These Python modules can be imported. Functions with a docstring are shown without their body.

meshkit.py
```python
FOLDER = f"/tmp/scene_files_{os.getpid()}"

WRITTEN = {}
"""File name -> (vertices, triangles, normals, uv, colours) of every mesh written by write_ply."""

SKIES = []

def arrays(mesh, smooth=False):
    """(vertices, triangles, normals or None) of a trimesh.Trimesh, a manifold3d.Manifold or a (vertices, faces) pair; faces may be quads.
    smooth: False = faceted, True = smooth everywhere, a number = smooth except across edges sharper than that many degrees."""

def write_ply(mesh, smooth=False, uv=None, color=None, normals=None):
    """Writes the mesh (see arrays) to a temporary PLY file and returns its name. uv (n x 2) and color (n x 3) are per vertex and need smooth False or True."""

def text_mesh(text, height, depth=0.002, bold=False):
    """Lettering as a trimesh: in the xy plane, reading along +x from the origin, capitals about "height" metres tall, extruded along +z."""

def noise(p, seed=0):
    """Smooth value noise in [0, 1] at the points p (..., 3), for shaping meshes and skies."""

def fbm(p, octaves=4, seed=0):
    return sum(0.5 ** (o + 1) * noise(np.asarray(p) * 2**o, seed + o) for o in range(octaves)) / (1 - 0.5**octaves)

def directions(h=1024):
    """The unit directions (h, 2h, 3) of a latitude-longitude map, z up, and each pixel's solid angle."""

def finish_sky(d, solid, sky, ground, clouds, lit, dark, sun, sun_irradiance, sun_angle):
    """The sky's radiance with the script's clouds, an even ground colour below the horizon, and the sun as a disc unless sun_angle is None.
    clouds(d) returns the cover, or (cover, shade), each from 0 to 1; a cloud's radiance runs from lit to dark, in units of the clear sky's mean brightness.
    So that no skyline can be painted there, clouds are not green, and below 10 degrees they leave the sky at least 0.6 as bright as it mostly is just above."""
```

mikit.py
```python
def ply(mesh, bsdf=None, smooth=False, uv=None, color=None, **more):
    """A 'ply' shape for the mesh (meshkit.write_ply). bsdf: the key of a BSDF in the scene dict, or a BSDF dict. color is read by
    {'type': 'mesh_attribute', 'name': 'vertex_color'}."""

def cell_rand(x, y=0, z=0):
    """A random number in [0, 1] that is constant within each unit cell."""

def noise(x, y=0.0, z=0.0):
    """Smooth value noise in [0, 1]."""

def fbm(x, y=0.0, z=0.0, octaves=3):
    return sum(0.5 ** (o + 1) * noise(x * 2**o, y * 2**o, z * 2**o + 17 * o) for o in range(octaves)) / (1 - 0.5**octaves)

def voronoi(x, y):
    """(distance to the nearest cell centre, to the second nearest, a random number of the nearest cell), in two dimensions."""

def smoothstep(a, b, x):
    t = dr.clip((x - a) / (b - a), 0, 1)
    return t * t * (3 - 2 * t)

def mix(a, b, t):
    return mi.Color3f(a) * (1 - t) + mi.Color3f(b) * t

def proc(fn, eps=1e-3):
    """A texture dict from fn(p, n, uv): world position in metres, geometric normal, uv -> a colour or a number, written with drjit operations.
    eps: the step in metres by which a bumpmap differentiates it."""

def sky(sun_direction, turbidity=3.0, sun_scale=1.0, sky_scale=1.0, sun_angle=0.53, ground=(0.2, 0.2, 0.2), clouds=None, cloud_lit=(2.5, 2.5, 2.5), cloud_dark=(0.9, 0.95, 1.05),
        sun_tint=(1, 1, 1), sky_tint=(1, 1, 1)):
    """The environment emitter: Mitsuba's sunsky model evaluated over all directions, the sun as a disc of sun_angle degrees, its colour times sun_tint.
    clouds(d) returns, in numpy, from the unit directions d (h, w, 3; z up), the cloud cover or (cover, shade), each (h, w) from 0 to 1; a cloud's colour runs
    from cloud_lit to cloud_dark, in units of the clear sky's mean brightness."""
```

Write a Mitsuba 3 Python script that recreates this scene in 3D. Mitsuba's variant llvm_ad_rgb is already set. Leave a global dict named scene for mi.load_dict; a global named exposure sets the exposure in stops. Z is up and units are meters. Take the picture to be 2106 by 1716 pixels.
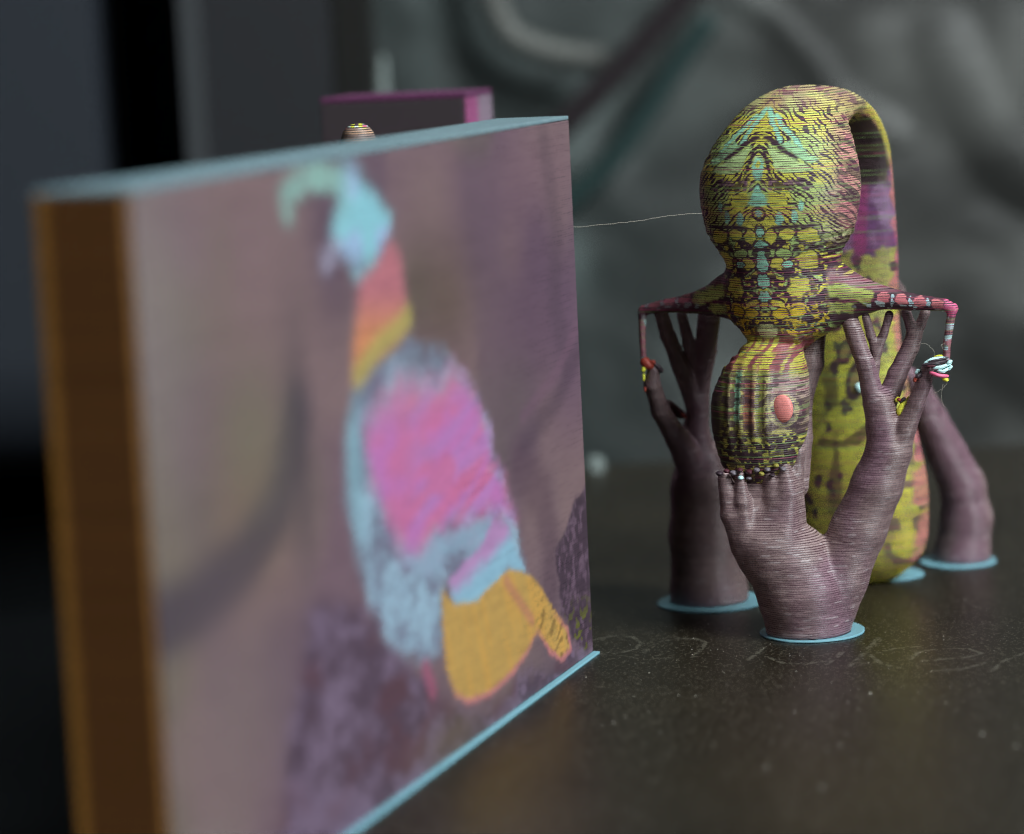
import math, random
import numpy as np, trimesh, manifold3d as m3
import drjit as dr, mitsuba as mi, mikit, meshkit
from mikit import noise, fbm, voronoi, smoothstep, mix, cell_rand

rng = np.random.default_rng(7)
random.seed(7)
scene, labels = {"type": "scene"}, {}
MM = 0.001
T = mi.ScalarTransform4f

# ------------------------------------------------------------------ camera (everything is laid out in millimetres, written in metres)
FOC, PITCH, ROLL, HCAM = 6156.9, math.radians(7.801), math.radians(2.827), 75.2
FWD = np.array([0, math.cos(PITCH), -math.sin(PITCH)])
_u = np.array([0, math.sin(PITCH), math.cos(PITCH)])
UPV = math.cos(ROLL) * _u + math.sin(ROLL) * np.array([1.0, 0, 0])
RGT = math.cos(ROLL) * np.array([1.0, 0, 0]) - math.sin(ROLL) * _u
EYE = np.array([0, 0, HCAM])
scene["camera"] = {
    "type": "thinlens", "fov": math.degrees(2 * math.atan(1053 / FOC)), "fov_axis": "x",
    "to_world": T().look_at(origin=(EYE * MM).tolist(), target=((EYE + FWD * 300) * MM).tolist(), up=UPV.tolist()),
    "aperture_radius": 0.0033, "focus_distance": 0.3455, "near_clip": 0.01, "far_clip": 20.0}
exposure = -0.35

# ------------------------------------------------------------------ light: a window high on the right and an added dim overhead fill
def lamp(key, pos, target, sx, sy, rad):
    scene[key] = {"type": "rectangle", "to_world": T().look_at(origin=pos, target=target, up=[0, 0, 1] if abs(pos[0] - target[0]) > 0.3 else [0, 1, 0]) @ T().scale([sx / 2, sy / 2, 1]),
                  "emitter": {"type": "area", "radiance": {"type": "rgb", "value": rad}}, "bsdf": {"type": "diffuse", "reflectance": {"type": "rgb", "value": 0.5}}}
    labels[key] = {"kind": "structure"}
lamp("window", [0.62, -0.30, 0.68], [0.03, 0.35, 0.03], 0.5, 0.55, [24.0, 26.0, 26.2])
lamp("overhead_fill", [0.10, 0.42, 1.45], [0.10, 0.4201, 0.0], 0.6, 0.6, [3.0, 3.1, 3.05])  # fill light added overhead, out of view


def at(px, py, Y):
    d = FWD + RGT * (px - 1053) / FOC - UPV * (py - 858) / FOC
    return EYE + d * Y / d[1]


def ground(px, py, z=0.0):
    d = FWD + RGT * (px - 1053) / FOC - UPV * (py - 858) / FOC
    return EYE + d * (z - HCAM) / d[2]


# ------------------------------------------------------------------ helpers
def mat(key, base, rough=0.45, spec=0.45, bump=None, scale=5e-5, eps=3e-5, **more):
    d = {"type": "principled", "base_color": base if isinstance(base, dict) else {"type": "rgb", "value": list(base)}, "roughness": rough, "specular": spec, **more}
    if bump is not None:
        d = {"type": "bumpmap", "arbitrary": mikit.proc(bump, eps=eps), "scale": scale, "bsdf": d}
    scene[key] = {"type": "twosided", "bsdf": d}
    return key


def numbered(key):
    if key not in scene and key not in labels:
        return key
    k = 1
    while f"{key}_{k:03d}" in scene or f"{key}_{k:03d}" in labels:
        k += 1
    return f"{key}_{k:03d}"


def thing(name, label, cat, group=None):
    key = numbered(name)
    labels[key] = {"label": label, "category": cat}
    if group:
        labels[key]["group"] = group
    return key


def obj(name, mesh, bsdf, parent=None, smooth=False, uv=None, label=None):
    key = numbered(f"{parent}__{name}" if parent else name)
    if isinstance(mesh, trimesh.Trimesh):
        v, f = np.array(mesh.vertices), np.array(mesh.faces)
    elif hasattr(mesh, "to_mesh"):
        q = mesh.to_mesh()
        v, f = np.array(q.vert_properties[:, :3]), np.array(q.tri_verts)
    else:
        v, f = mesh
    scene[key] = mikit.ply((np.asarray(v, float) * MM, f), bsdf, smooth, uv=uv)
    if label:
        labels[key] = {"label": label}
    return key


def sphere(c, r, sub=2):
    m = trimesh.creation.icosphere(sub, 1.0)
    m.apply_scale(r)
    m.apply_translation(c)
    return m


def tube(points, radii, sides=10, cap=True):
    p = np.asarray(points, float)
    r = np.broadcast_to(radii, (len(p),)).astype(float)
    t = np.gradient(p, axis=0)
    t /= np.linalg.norm(t, axis=1, keepdims=True) + 1e-12
    ref = np.array([0, 0, 1.0]) if abs(t[:, 2]).mean() < 0.8 else np.array([1.0, 0, 0])
    a = np.cross(t, ref)
    a /= np.linalg.norm(a, axis=1, keepdims=True) + 1e-12
    b, ang = np.cross(t, a), np.arange(sides) * 2 * np.pi / sides
    v = (p[:, None] + r[:, None, None] * (np.cos(ang)[None, :, None] * a[:, None] + np.sin(ang)[None, :, None] * b[:, None])).reshape(-1, 3)
    i, j = np.meshgrid(np.arange(len(p) - 1), np.arange(sides), indexing="ij")
    q = np.stack([i * sides + j, (i + 1) * sides + j, (i + 1) * sides + (j + 1) % sides, i * sides + (j + 1) % sides], -1).reshape(-1, 4)
    f = np.vstack([q[:, [0, 1, 2]], q[:, [0, 2, 3]]])
    if cap:
        n = len(v)
        v = np.vstack([v, p[0] - t[0] * r[0] * .5, p[-1] + t[-1] * r[-1] * .5])
        k = np.arange(sides)
        e = (len(p) - 1) * sides
        f = np.vstack([f, np.stack([k, (k + 1) % sides, np.full(sides, n)], -1)[:, ::-1] * 1, np.stack([e + k, e + (k + 1) % sides, np.full(sides, n + 1)], -1)])
    m = trimesh.Trimesh(v, f, process=False)
    trimesh.repair.fix_normals(m)
    return m


def spline(pts, n):
    from scipy.interpolate import PchipInterpolator
    pts = np.asarray(pts, float)
    s = np.r_[0, np.cumsum(np.linalg.norm(np.diff(pts[:, :2], axis=0), axis=1))]
    q = np.linspace(0, s[-1], n)
    return np.stack([PchipInterpolator(s, pts[:, k])(q) for k in range(pts.shape[1])], -1), q


def rounded_box(lo, hi, r, seg=12):
    lo, hi = np.asarray(lo, float), np.asarray(hi, float)
    pts = []
    s = m3.Manifold.sphere(r, seg)
    parts = []
    for x in (lo[0] + r, hi[0] - r):
        for y in (lo[1] + r, hi[1] - r):
            for z in (lo[2] + r, hi[2] - r):
                parts.append(s.translate((x, y, z)))
    return m3.Manifold.batch_hull(parts)


def rough(v, f, amount, freq):
    n = meshkit.arrays((v, f), True)[2]
    return v + n * (amount * (meshkit.fbm(v * freq, 3, 5) - .5))[:, None] * np.clip(v[:, 2:] / 1.5, 0, 1), f


class Field:
    """A signed distance grid that takes smooth unions of primitives, meshed with surface nets."""
    def __init__(self, lo, hi, h):
        self.lo, self.h = np.asarray(lo, float), h
        self.n = np.ceil((np.asarray(hi, float) - self.lo) / h).astype(int) + 1
        self.D = np.full(self.n, 10.0, np.float32)
        self.ax = [self.lo[k] + h * np.arange(self.n[k]) for k in range(3)]

    def box(self, lo, hi):
        a = np.clip(np.floor((np.asarray(lo) - self.lo) / self.h).astype(int), 0, self.n)
        b = np.clip(np.ceil((np.asarray(hi) - self.lo) / self.h).astype(int) + 1, 0, self.n)
        sl = tuple(slice(x, y) for x, y in zip(a, b))
        return sl, [self.ax[k][sl[k]].reshape([-1 if q == k else 1 for q in range(3)]) for k in range(3)]

    def blend(self, sl, d, k):
        D = self.D[sl]
        if k > 0:
            hh = np.clip(0.5 + 0.5 * (d - D) / k, 0, 1)
            self.D[sl] = d * (1 - hh) + D * hh - k * hh * (1 - hh)
        else:
            self.D[sl] = np.minimum(D, d)

    def cone(self, a, b, ra, rb, k=0.8):
        a, b = np.asarray(a, float), np.asarray(b, float)
        m = max(ra, rb) + k + 2 * self.h
        sl, (x, y, z) = self.box(np.minimum(a, b) - m, np.maximum(a, b) + m)
        ab = b - a
        t = np.clip(((x - a[0]) * ab[0] + (y - a[1]) * ab[1] + (z - a[2]) * ab[2]) / max(ab @ ab, 1e-9), 0, 1)
        d = np.sqrt((x - a[0] - t * ab[0]) ** 2 + (y - a[1] - t * ab[1]) ** 2 + (z - a[2] - t * ab[2]) ** 2) - (ra + (rb - ra) * t)
        self.blend(sl, d, k)

    def chain(self, pts, radii, k=0.8, web=None):
        for i in range(len(pts) - 1):
            self.cone(pts[i], pts[i + 1], radii[i], radii[i + 1], web if web else k if i == 0 else 0.2 * min(radii[i], radii[i + 1]) + .1)

    def ellipsoid(self, c, r, k=0.8):
        c, r = np.asarray(c, float), np.asarray(r, float)
        sl, (x, y, z) = self.box(c - r - k - 1, c + r + k + 1)
        q = np.sqrt(((x - c[0]) / r[0]) ** 2 + ((y - c[1]) / r[1]) ** 2 + ((z - c[2]) / r[2]) ** 2)
        self.blend(sl, (q - 1) * r.min(), k)

    def cut_below(self, z0):
        self.D = np.maximum(self.D, (z0 - self.ax[2]).reshape(1, 1, -1).astype(np.float32))

    def mesh(self):
        D, h = self.D, self.h
        ins = D < 0
        n = np.array(D.shape)
        c = np.zeros(n - 1, np.int8)
        for i in (0, 1):
            for j in (0, 1):
                for k in (0, 1):
                    c += ins[i:n[0] - 1 + i, j:n[1] - 1 + j, k:n[2] - 1 + k]
        act = np.argwhere((c > 0) & (c < 8))
        idx = np.full(n - 1, -1, np.int64)
        idx[tuple(act.T)] = np.arange(len(act))
        acc, cnt = np.zeros((len(act), 3)), np.zeros(len(act))
        off = [(i, j, k) for i in (0, 1) for j in (0, 1) for k in (0, 1)]
        for p in off:
            for axis in range(3):
                if p[axis]:
                    continue
                q = list(p); q[axis] = 1
                va, vb = D[tuple((act + p).T)], D[tuple((act + q).T)]
                cr = (va < 0) != (vb < 0)
                t = np.where(cr, va / np.where(cr, va - vb, 1), 0)
                P = np.tile(np.array(p, float), (len(act), 1)); P[:, axis] += t
                acc += P * cr[:, None]; cnt += cr
        v = (act + acc / cnt[:, None]) * h + self.lo
        faces = []
        for axis in range(3):
            u, w = (axis + 1) % 3, (axis + 2) % 3
            sl0 = [slice(None)] * 3; sl1 = [slice(None)] * 3
            sl0[axis] = slice(0, n[axis] - 1); sl1[axis] = slice(1, n[axis])
            A, B = ins[tuple(sl0)], ins[tuple(sl1)]
            e = np.argwhere(A != B)
            ok = (e[:, u] > 0) & (e[:, w] > 0) & (e[:, u] < n[u] - 1) & (e[:, w] < n[w] - 1)
            e = e[ok]
            flip = B[tuple(e.T)]
            def at_(du, dw):
                q = e.copy(); q[:, u] -= du; q[:, w] -= dw
                return idx[tuple(q.T)]
            quad = np.stack([at_(0, 0), at_(1, 0), at_(1, 1), at_(0, 1)], -1)
            quad[flip] = quad[flip][:, ::-1]
            faces.append(quad)
        q = np.vstack(faces)
        return v, np.vstack([q[:, [0, 1, 2]], q[:, [0, 2, 3]]])


GAIN = 2.0            # from the tone a surface shows in the photo to the colour it has
def S(r, g, b, gain=None):
    c = np.array([r, g, b]) / 255.0
    lin = np.where(c < 0.04045, c / 12.92, ((c + 0.055) / 1.055) ** 2.4) * (GAIN if gain is None else gain)
    return mi.Color3f(*[float(x) for x in np.clip(lin, 0.002, 0.92)])


def SL(r, g, b, gain=None):
    c = np.array([r, g, b]) / 255.0
    return np.clip(np.where(c < 0.04045, c / 12.92, ((c + 0.055) / 1.055) ** 2.4) * (GAIN if gain is None else gain), 0.002, 0.92).tolist()


def capsule(x, y, ax, ay, bx, by):
    dx, dy = bx - ax, by - ay
    t = dr.clip(((x - ax) * dx + (y - ay) * dy) / (dx * dx + dy * dy), 0, 1)
    return dr.sqrt(dr.square(x - ax - t * dx) + dr.square(y - ay - t * dy))


def stroke(x, y, pts):
    d = mi.Float(1e3)
    for a, b in zip(pts[:-1], pts[1:]):
        d = dr.minimum(d, capsule(x, y, *a, *b))
    return d


def poly(x, y, pts):
    """Signed distance to a polygon, negative inside."""
    d, inside = mi.Float(1e6), mi.Float(1)
    for (ax, ay), (bx, by) in zip(pts, pts[1:] + pts[:1]):
        ex, ey = bx - ax, by - ay
        wx, wy = x - ax, y - ay
        t = dr.clip((wx * ex + wy * ey) / (ex * ex + ey * ey + 1e-9), 0, 1)
        d = dr.minimum(d, dr.square(wx - t * ex) + dr.square(wy - t * ey))
        c1, c2, c3 = wy >= 0, y < by, ex * wy > ey * wx
        inside = dr.select((c1 & c2 & c3) | (~c1 & ~c2 & ~c3), -inside, inside)
    return dr.sqrt(d) * inside


def blob(x, y, cx, cy, rx, ry):
    return dr.exp(-(dr.square((x - cx) / rx) + dr.square((y - cy) / ry)))


LAYER = 0.26          # mm between print layers
def layer(p):
    """(position within the layer 0..1, number of the layer)"""
    z = p.z / MM / LAYER
    k = dr.floor(z)
    return z - k, k


def bead(p, n, uv):
    f, k = layer(p)
    q = p / MM
    w = noise(q.x * 1.1 + 7.3 * k, q.y * 1.1, k * 3.7)
    return dr.sqrt(dr.maximum(1 - dr.square(2 * f - 1), 0.0)) * (0.55 + 0.6 * w)


# ------------------------------------------------------------------ setting: build plate, base, back wall
STROKES = []
for s in [[(1222, 1316), (1262, 1308), (1300, 1310), (1320, 1322), (1306, 1336), (1270, 1344), (1230, 1346)],
          [(1225, 1344), (1270, 1349), (1310, 1352), (1330, 1338), (1352, 1322), (1392, 1313), (1432, 1314), (1452, 1322), (1440, 1338), (1424, 1352)],
          [(1534, 1360), (1560, 1342), (1572, 1330)], [(1580, 1352), (1610, 1364), (1650, 1366), (1690, 1362), (1722, 1350), (1740, 1330)],
          [(1700, 1366), (1722, 1352), (1736, 1338)], [(1748, 1370), (1776, 1345), (1806, 1312)], [(1790, 1348), (1840, 1334), (1890, 1330)],
          [(1792, 1350), (1816, 1366), (1850, 1374)], [(1872, 1358), (1888, 1342), (1930, 1334), (1990, 1334), (2020, 1344), (1990, 1352), (1940, 1356), (1896, 1360)],
          [(1872, 1358), (1886, 1374), (1930, 1380), (1980, 1376), (2026, 1364)], [(2040, 1382), (2062, 1360), (2110, 1342)], [(1340, 1356), (1400, 1352)]]:
    STROKES.append([tuple(float(c) for c in ground(*q)[:2]) for q in s])


def plate_color(p, n, uv):
    x, y = p.x / MM, p.y / MM
    d = mi.Float(1e3)
    for s in STROKES:
        d = dr.minimum(d, stroke(x, y, s))
    mark = (1 - smoothstep(0.12, 0.42, d)) * smoothstep(0.30, 0.62, noise(x * 1.7, y * 1.7, 5)) * smoothstep(0.15, .5, noise(x * 7, y * 7, 9))
    g = fbm(x * 0.06, y * 0.06, 3.0)
    c = mix([0.009, 0.007, 0.0042], [0.020, 0.0155, 0.0085], g)
    grain = smoothstep(0.66, 0.9, noise(x * 4.5, y * 4.5, 1.0))
    c = mix(c, [0.08, 0.07, 0.052], 0.75 * grain)
    return mix(c, [0.125, 0.115, 0.09], 0.6 * mark)


def plate_bump(p, n, uv):
    x, y = p.x / MM, p.y / MM
    return 0.7 * noise(x * 3.6, y * 3.6, 2) + 0.5 * noise(x * 8, y * 8, 4)


mat("m_plate", mikit.proc(plate_color), 0.36, 0.29, plate_bump, 3.2e-5, 4e-5)
mat("m_dark", (0.012, 0.012, 0.013), 0.5)
mat("m_black", (0.005, 0.006, 0.007), 0.8, 0.1)


def block(lo, hi, r=0.6):
    return rounded_box(lo, hi, r)


obj("build_plate", block((-40, 140, -2.0), (260, 486, 0.0), 0.5), "m_plate")
labels["build_plate"] = {"kind": "structure"}
obj("printer_base", block((-400, 60, -90), (420, 900, -40.0), 2), "m_black")
labels["printer_base"] = {"kind": "structure"}


def wall_color(p, n, uv):
    x, z = p.x / MM, p.z / MM
    g = fbm(x * 0.02, z * 0.02, 1.0)
    t = smoothstep(-20, 95, x)
    c = mix(mix([0.07, 0.095, 0.088], [0.07, 0.072, 0.068], t), [0.10, 0.10, 0.085], 0.0)
    return c * (0.75 + 0.5 * g)


mat("m_wall", mikit.proc(wall_color), 0.5, 0.4)
obj("back_wall", block((-330, 640, -60), (330, 652, 330), 2), "m_wall")
labels["back_wall"] = {"kind": "structure"}

# ------------------------------------------------------------------ dark frame of the machine on the left
mat("m_frame", (0.028, 0.033, 0.043), 0.5, 0.4)
mat("m_lit_edge", (0.046, 0.050, 0.055), 0.5, 0.4)  # paler tone for the light on the panel edge
mat("m_shade_strip", (0.012, 0.012, 0.011), 0.6, 0.2)  # near-black tone for the shade at the panel's right end
mat("m_frame_dark", (0.020, 0.021, 0.025), 0.5, 0.4)
def curved(x0, x1):
    """an upright panel whose foot rolls back under itself"""
    c = m3.Manifold.cylinder(x1 - x0, 24, 24, 96).rotate((0, 90, 0)).translate((x0, 568, 16))
    return m3.Manifold.batch_hull([c, block((x0, 544, 60), (x1, 592, 260), .3)])


t = thing("frame_panel", "blurred slate grey upright panel at the far left edge behind the picture block", "panel")
obj("post", curved(-165, -72.7), "m_frame", t)
t = thing("black_upright", "blurred matt black upright strip between the two dark grey panels", "upright")
obj("post", block((-180, 596, -60), (-24.5, 604, 260), 1.2), "m_black", t)
t = thing("frame_panel", "blurred charcoal upright panel right of the black strip, behind the pink-edged block", "panel")
obj("post", curved(-55.9, -29.2), "m_frame_dark", t)
obj("lit_edge", block((-56.5, 542.3, 24), (-52.6, 543.9, 260), .3), "m_lit_edge", t)  # light caught on the rounded edge, put in as a paler strip
obj("shade_strip", block((-29.1, 545, -6), (-22.0, 560, 260), .5), "m_shade_strip", t)  # shade at the panel's right end, put in as a dark strip
mat("m_pale", (0.22, 0.26, 0.25), 0.5)
t = thing("thin_post", "thin pale grey blurred post rising behind the pink-edged block", "post")
obj("post", tube([at(788, 420, 560), at(786, 205, 560), at(785, 118, 560)], [1.1, 1.3, 0.8], 16), "m_pale", t, smooth=True)
t = thing("rear_knob", "small pale blurred round knob at the back edge of the build plate", "knob")
m = trimesh.creation.cylinder(1.5, 1.6, sections=32); m.apply_translation(ground(1222, 960) + [0, -4, 0.8])
m2 = sphere(ground(1222, 960) + [0, -4, 1.5], (1.35, 1.35, .8))
obj("collar", m, "m_pale", t)
obj("cap", m2, "m_pale", t, smooth=True)

# cable, teal band and tube in front of the wall
mat("m_cable", (0.020, 0.014, 0.017), 0.5)
mat("m_teal", (0.020, 0.045, 0.044), 0.5)
mat("m_tube", (0.125, 0.13, 0.12), 0.5)


def wire(name, label, cat, pts, Y, r, m):
    c, _ = spline([tuple(at(x, y, Y)[[0, 2]]) for x, y in pts], 60)
    P = np.stack([c[:, 0], np.full(60, float(Y)), c[:, 1]], -1)
    o = thing(name, label, cat)
    obj("sheath", tube(P, r, 16), m, o, smooth=True)


wire("dark_cable", "thick dark brown blurred cable running diagonally down behind the picture block", "cable", [(1470, -90), (1400, 0), (1325, 85), (1250, 165), (1175, 240), (1080, 330), (980, 400), (900, 440)], 600, 2.7, "m_cable")
wire("teal_band", "dull teal blurred band beside the dark diagonal cable", "cable", [(1460, 40), (1380, 150), (1310, 260), (1230, 360), (1130, 440), (1030, 500)], 625, 2.4, "m_teal")  # low-contrast teal band drawn as a tube along the dark cable
wire("pale_tube", "pale grey blurred plastic tube bending in a curve at the top of the picture", "tube", [(1006, -150), (1006, -60), (1018, 10), (1050, 70), (1110, 100), (1180, 116), (1240, 122)], 622, 2.5, "m_tube")


def film():
    xs, zs = np.linspace(-60, 150, 220), np.linspace(-50, 120, 250)
    X, Z = np.meshgrid(xs, zs, indexing="ij")
    H = 5 * meshkit.fbm(np.stack([X * .035, Z * .035, X * 0 + 2], -1), 3)
    for pts, hgt, wd in [([(1480, -40), (1600, 40), (1680, 130), (1730, 210), (1850, 290)], 5.5, 3.2), ([(1960, 110), (2010, 200), (2070, 310), (2140, 360)], 7, 4.6),
                         ([(1800, 420), (1870, 490), (1930, 540)], 4.5, 4.0), ([(1440, 60), (1500, 20), (1560, -30)], 3.5, 3), ([(2000, 470), (2080, 500), (2140, 560)], 4, 4.5), ([(1250, 600), (1300, 760), (1290, 900)], 3, 6)]:
        q = [at(x, y, 625)[[0, 2]] for x, y in pts]
        d = np.full(X.shape, 1e9)
        for a, b in zip(q[:-1], q[1:]):
            ab = b - a
            tt = np.clip(((X - a[0]) * ab[0] + (Z - a[1]) * ab[1]) / (ab @ ab), 0, 1)
            d = np.minimum(d, np.hypot(X - a[0] - tt * ab[0], Z - a[1] - tt * ab[1]))
        H = np.maximum(H, 0.4 * H + 0.45 * hgt * np.exp(-(d / (2.1 * wd)) ** 2))
    v = np.stack([X, 636 - H, Z], -1).reshape(-1, 3)
    i, j = np.meshgrid(np.arange(219), np.arange(249), indexing="ij")
    a = i * 250 + j
    f = np.vstack([np.stack([a, a + 250, a + 251], -1).reshape(-1, 3), np.stack([a, a + 251, a + 1], -1).reshape(-1, 3)])
    return v, f


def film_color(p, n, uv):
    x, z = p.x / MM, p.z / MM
    return mix([.062, .078, .077], [.052, .053, .050], smoothstep(0, 75, x)) * (.6 + 1.7 * smoothstep(.42, .85, fbm(x * .045 + z * .02, z * .05 - x * .015, 4, 2)))  # highlights on the sheet put into the colour as pale patches


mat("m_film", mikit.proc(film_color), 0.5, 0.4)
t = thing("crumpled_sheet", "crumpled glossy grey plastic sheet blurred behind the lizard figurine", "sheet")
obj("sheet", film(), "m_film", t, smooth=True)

# ------------------------------------------------------------------ picture block
AZ = math.radians(19.18)
PU = np.array([math.sin(AZ), math.cos(AZ), 0.0])
PN = np.array([math.cos(AZ), -math.sin(AZ), 0.0])
PB = np.array([8.134, 342.051, 0.0])
PW, PH, PT = 113.325, 62.587, 8.6
PA = PB - PU * PW


def pbox(u0, u1, t0, t1, z0, z1, r=0.25):
    """A box in the block's own directions: u along the picture, t behind its face."""
    b = rounded_box((u0, t0, z0), (u1, t1, z1), r, 8)
    q = b.to_mesh()
    v = np.array(q.vert_properties[:, :3])
    return PA + v[:, :1] * PU - v[:, 1:2] * PN + v[:, 2:3] * np.array([0, 0, 1.0]), np.array(q.tri_verts)


HEAD = [(42.3, 61.3), (45.5, 61.4), (49.4, 60.1), (52.0, 58.4), (56.3, 55.9), (55.9, 54.7), (54.2, 53.4), (51.5, 52.4), (46.7, 50.9), (45.3, 52.1), (42.7, 53.3), (41.6, 54.1), (41.0, 55.4), (41.8, 56.8), (43.4, 58.1), (42.1, 59.7)]
CURL = [(31.0, 58.4), (31.2, 59.7), (34.3, 60.7), (38.0, 60.9), (42.2, 60.4)]
CHIN = [(39.1, 53.0), (41.6, 54.0)]
NECK = [(47.1, 50.7), (51.5, 52.1), (55.5, 53.5), (57.9, 51.8), (58.6, 47.5), (58.6, 45.0), (56.3, 44.0), (51.8, 43.1), (46.6, 42.0), (44.1, 41.4), (44.6, 44.5), (46.3, 48.1)]
COLLAR = [(59.2, 45.7), (56.0, 44.8), (51.1, 43.9), (45.3, 41.7)]
BODY = [(44.5, 41.2), (47.4, 41.8), (51.7, 42.5), (55.8, 43.5), (58.9, 44.1), (62.4, 43.0), (69.0, 40.7), (74.0, 38.6), (78.0, 35.5), (81.0, 31.9), (81.6, 29.0), (84.3, 26.0), (87.9, 21.0), (89.4, 17.0), (91.2, 14.0), (79.5, 14.7), (65.1, 18.1), (64.2, 15.0), (63.6, 11.5), (58.5, 11.3), (52.5, 13.4), (49.7, 15.0), (46.4, 18.4), (44.6, 20.6), (43.7, 22.7), (42.2, 26.5), (41.1, 29.6), (40.7, 32.4), (41.3, 36.0), (42.9, 38.6)]
PINK = [(55.3, 40.3), (60.9, 39.2), (67.2, 38.0), (71.2, 39.1), (74.4, 37.9), (77.8, 34.4), (80.9, 31.2), (81.5, 27.9), (84.3, 25.7), (87.8, 20.7), (81.2, 22.5), (73.6, 23.0), (68.8, 23.6), (64.0, 23.3), (60.1, 22.2), (55.7, 22.6), (52.9, 24.8), (50.3, 27.7), (47.9, 30.9), (46.3, 34.3), (46.7, 37.0), (48.5, 38.1), (52.5, 39.4)]
WING = [(53.9, 22.4), (59.2, 22.1), (64.4, 22.9), (73.5, 22.2), (80.6, 22.3), (78.2, 19.6), (66.0, 20.6), (64.8, 19.0), (59.8, 19.8)]
COV = [(66.5, 18.2), (76.6, 19.6), (80.6, 22.1), (84.6, 20.7), (87.3, 17.6), (91.2, 13.8), (85.4, 15.8), (79.5, 14.7), (74.7, 13.8), (68.5, 15.1), (66.8, 16.4)]
TAIL = [(64.5, 17.5), (68.0, 15.3), (74.8, 14.3), (79.5, 15.0), (85.4, 15.6), (91.7, 13.7), (94.3, 12.3), (99.4, 8.3), (104.3, 5.0), (105.4, 2.2), (101.4, 1.7), (97.5, 3.5), (93.5, 6.8), (89.9, 5.2), (84.2, 4.0), (76.7, 3.5), (70.3, 4.2), (66.6, 6.1), (64.7, 9.2), (64.2, 13.5)]
ROCK = [(31.1, 22.2), (38.1, 22.3), (44.8, 18.4), (53.0, 12.8), (59.2, 9.4), (65.7, 5.3), (75.8, 2.9), (88.7, 3.1), (109.7, 1.7), (114, -1), (19, -1), (19.1, 1.4), (24.3, 12.3)]
ROCK2 = [(114, 20.6), (108.8, 18.8), (104.8, 16.2), (101.0, 14.5), (101.6, 10.8), (102.2, 7.0), (108, 1.6), (114, 0.2)]


def edge(d, w=0.5):
    return 1 - smoothstep(-w, w, d)


def K(r, g, b):
    return S(r, g, b, 1.06)


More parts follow.
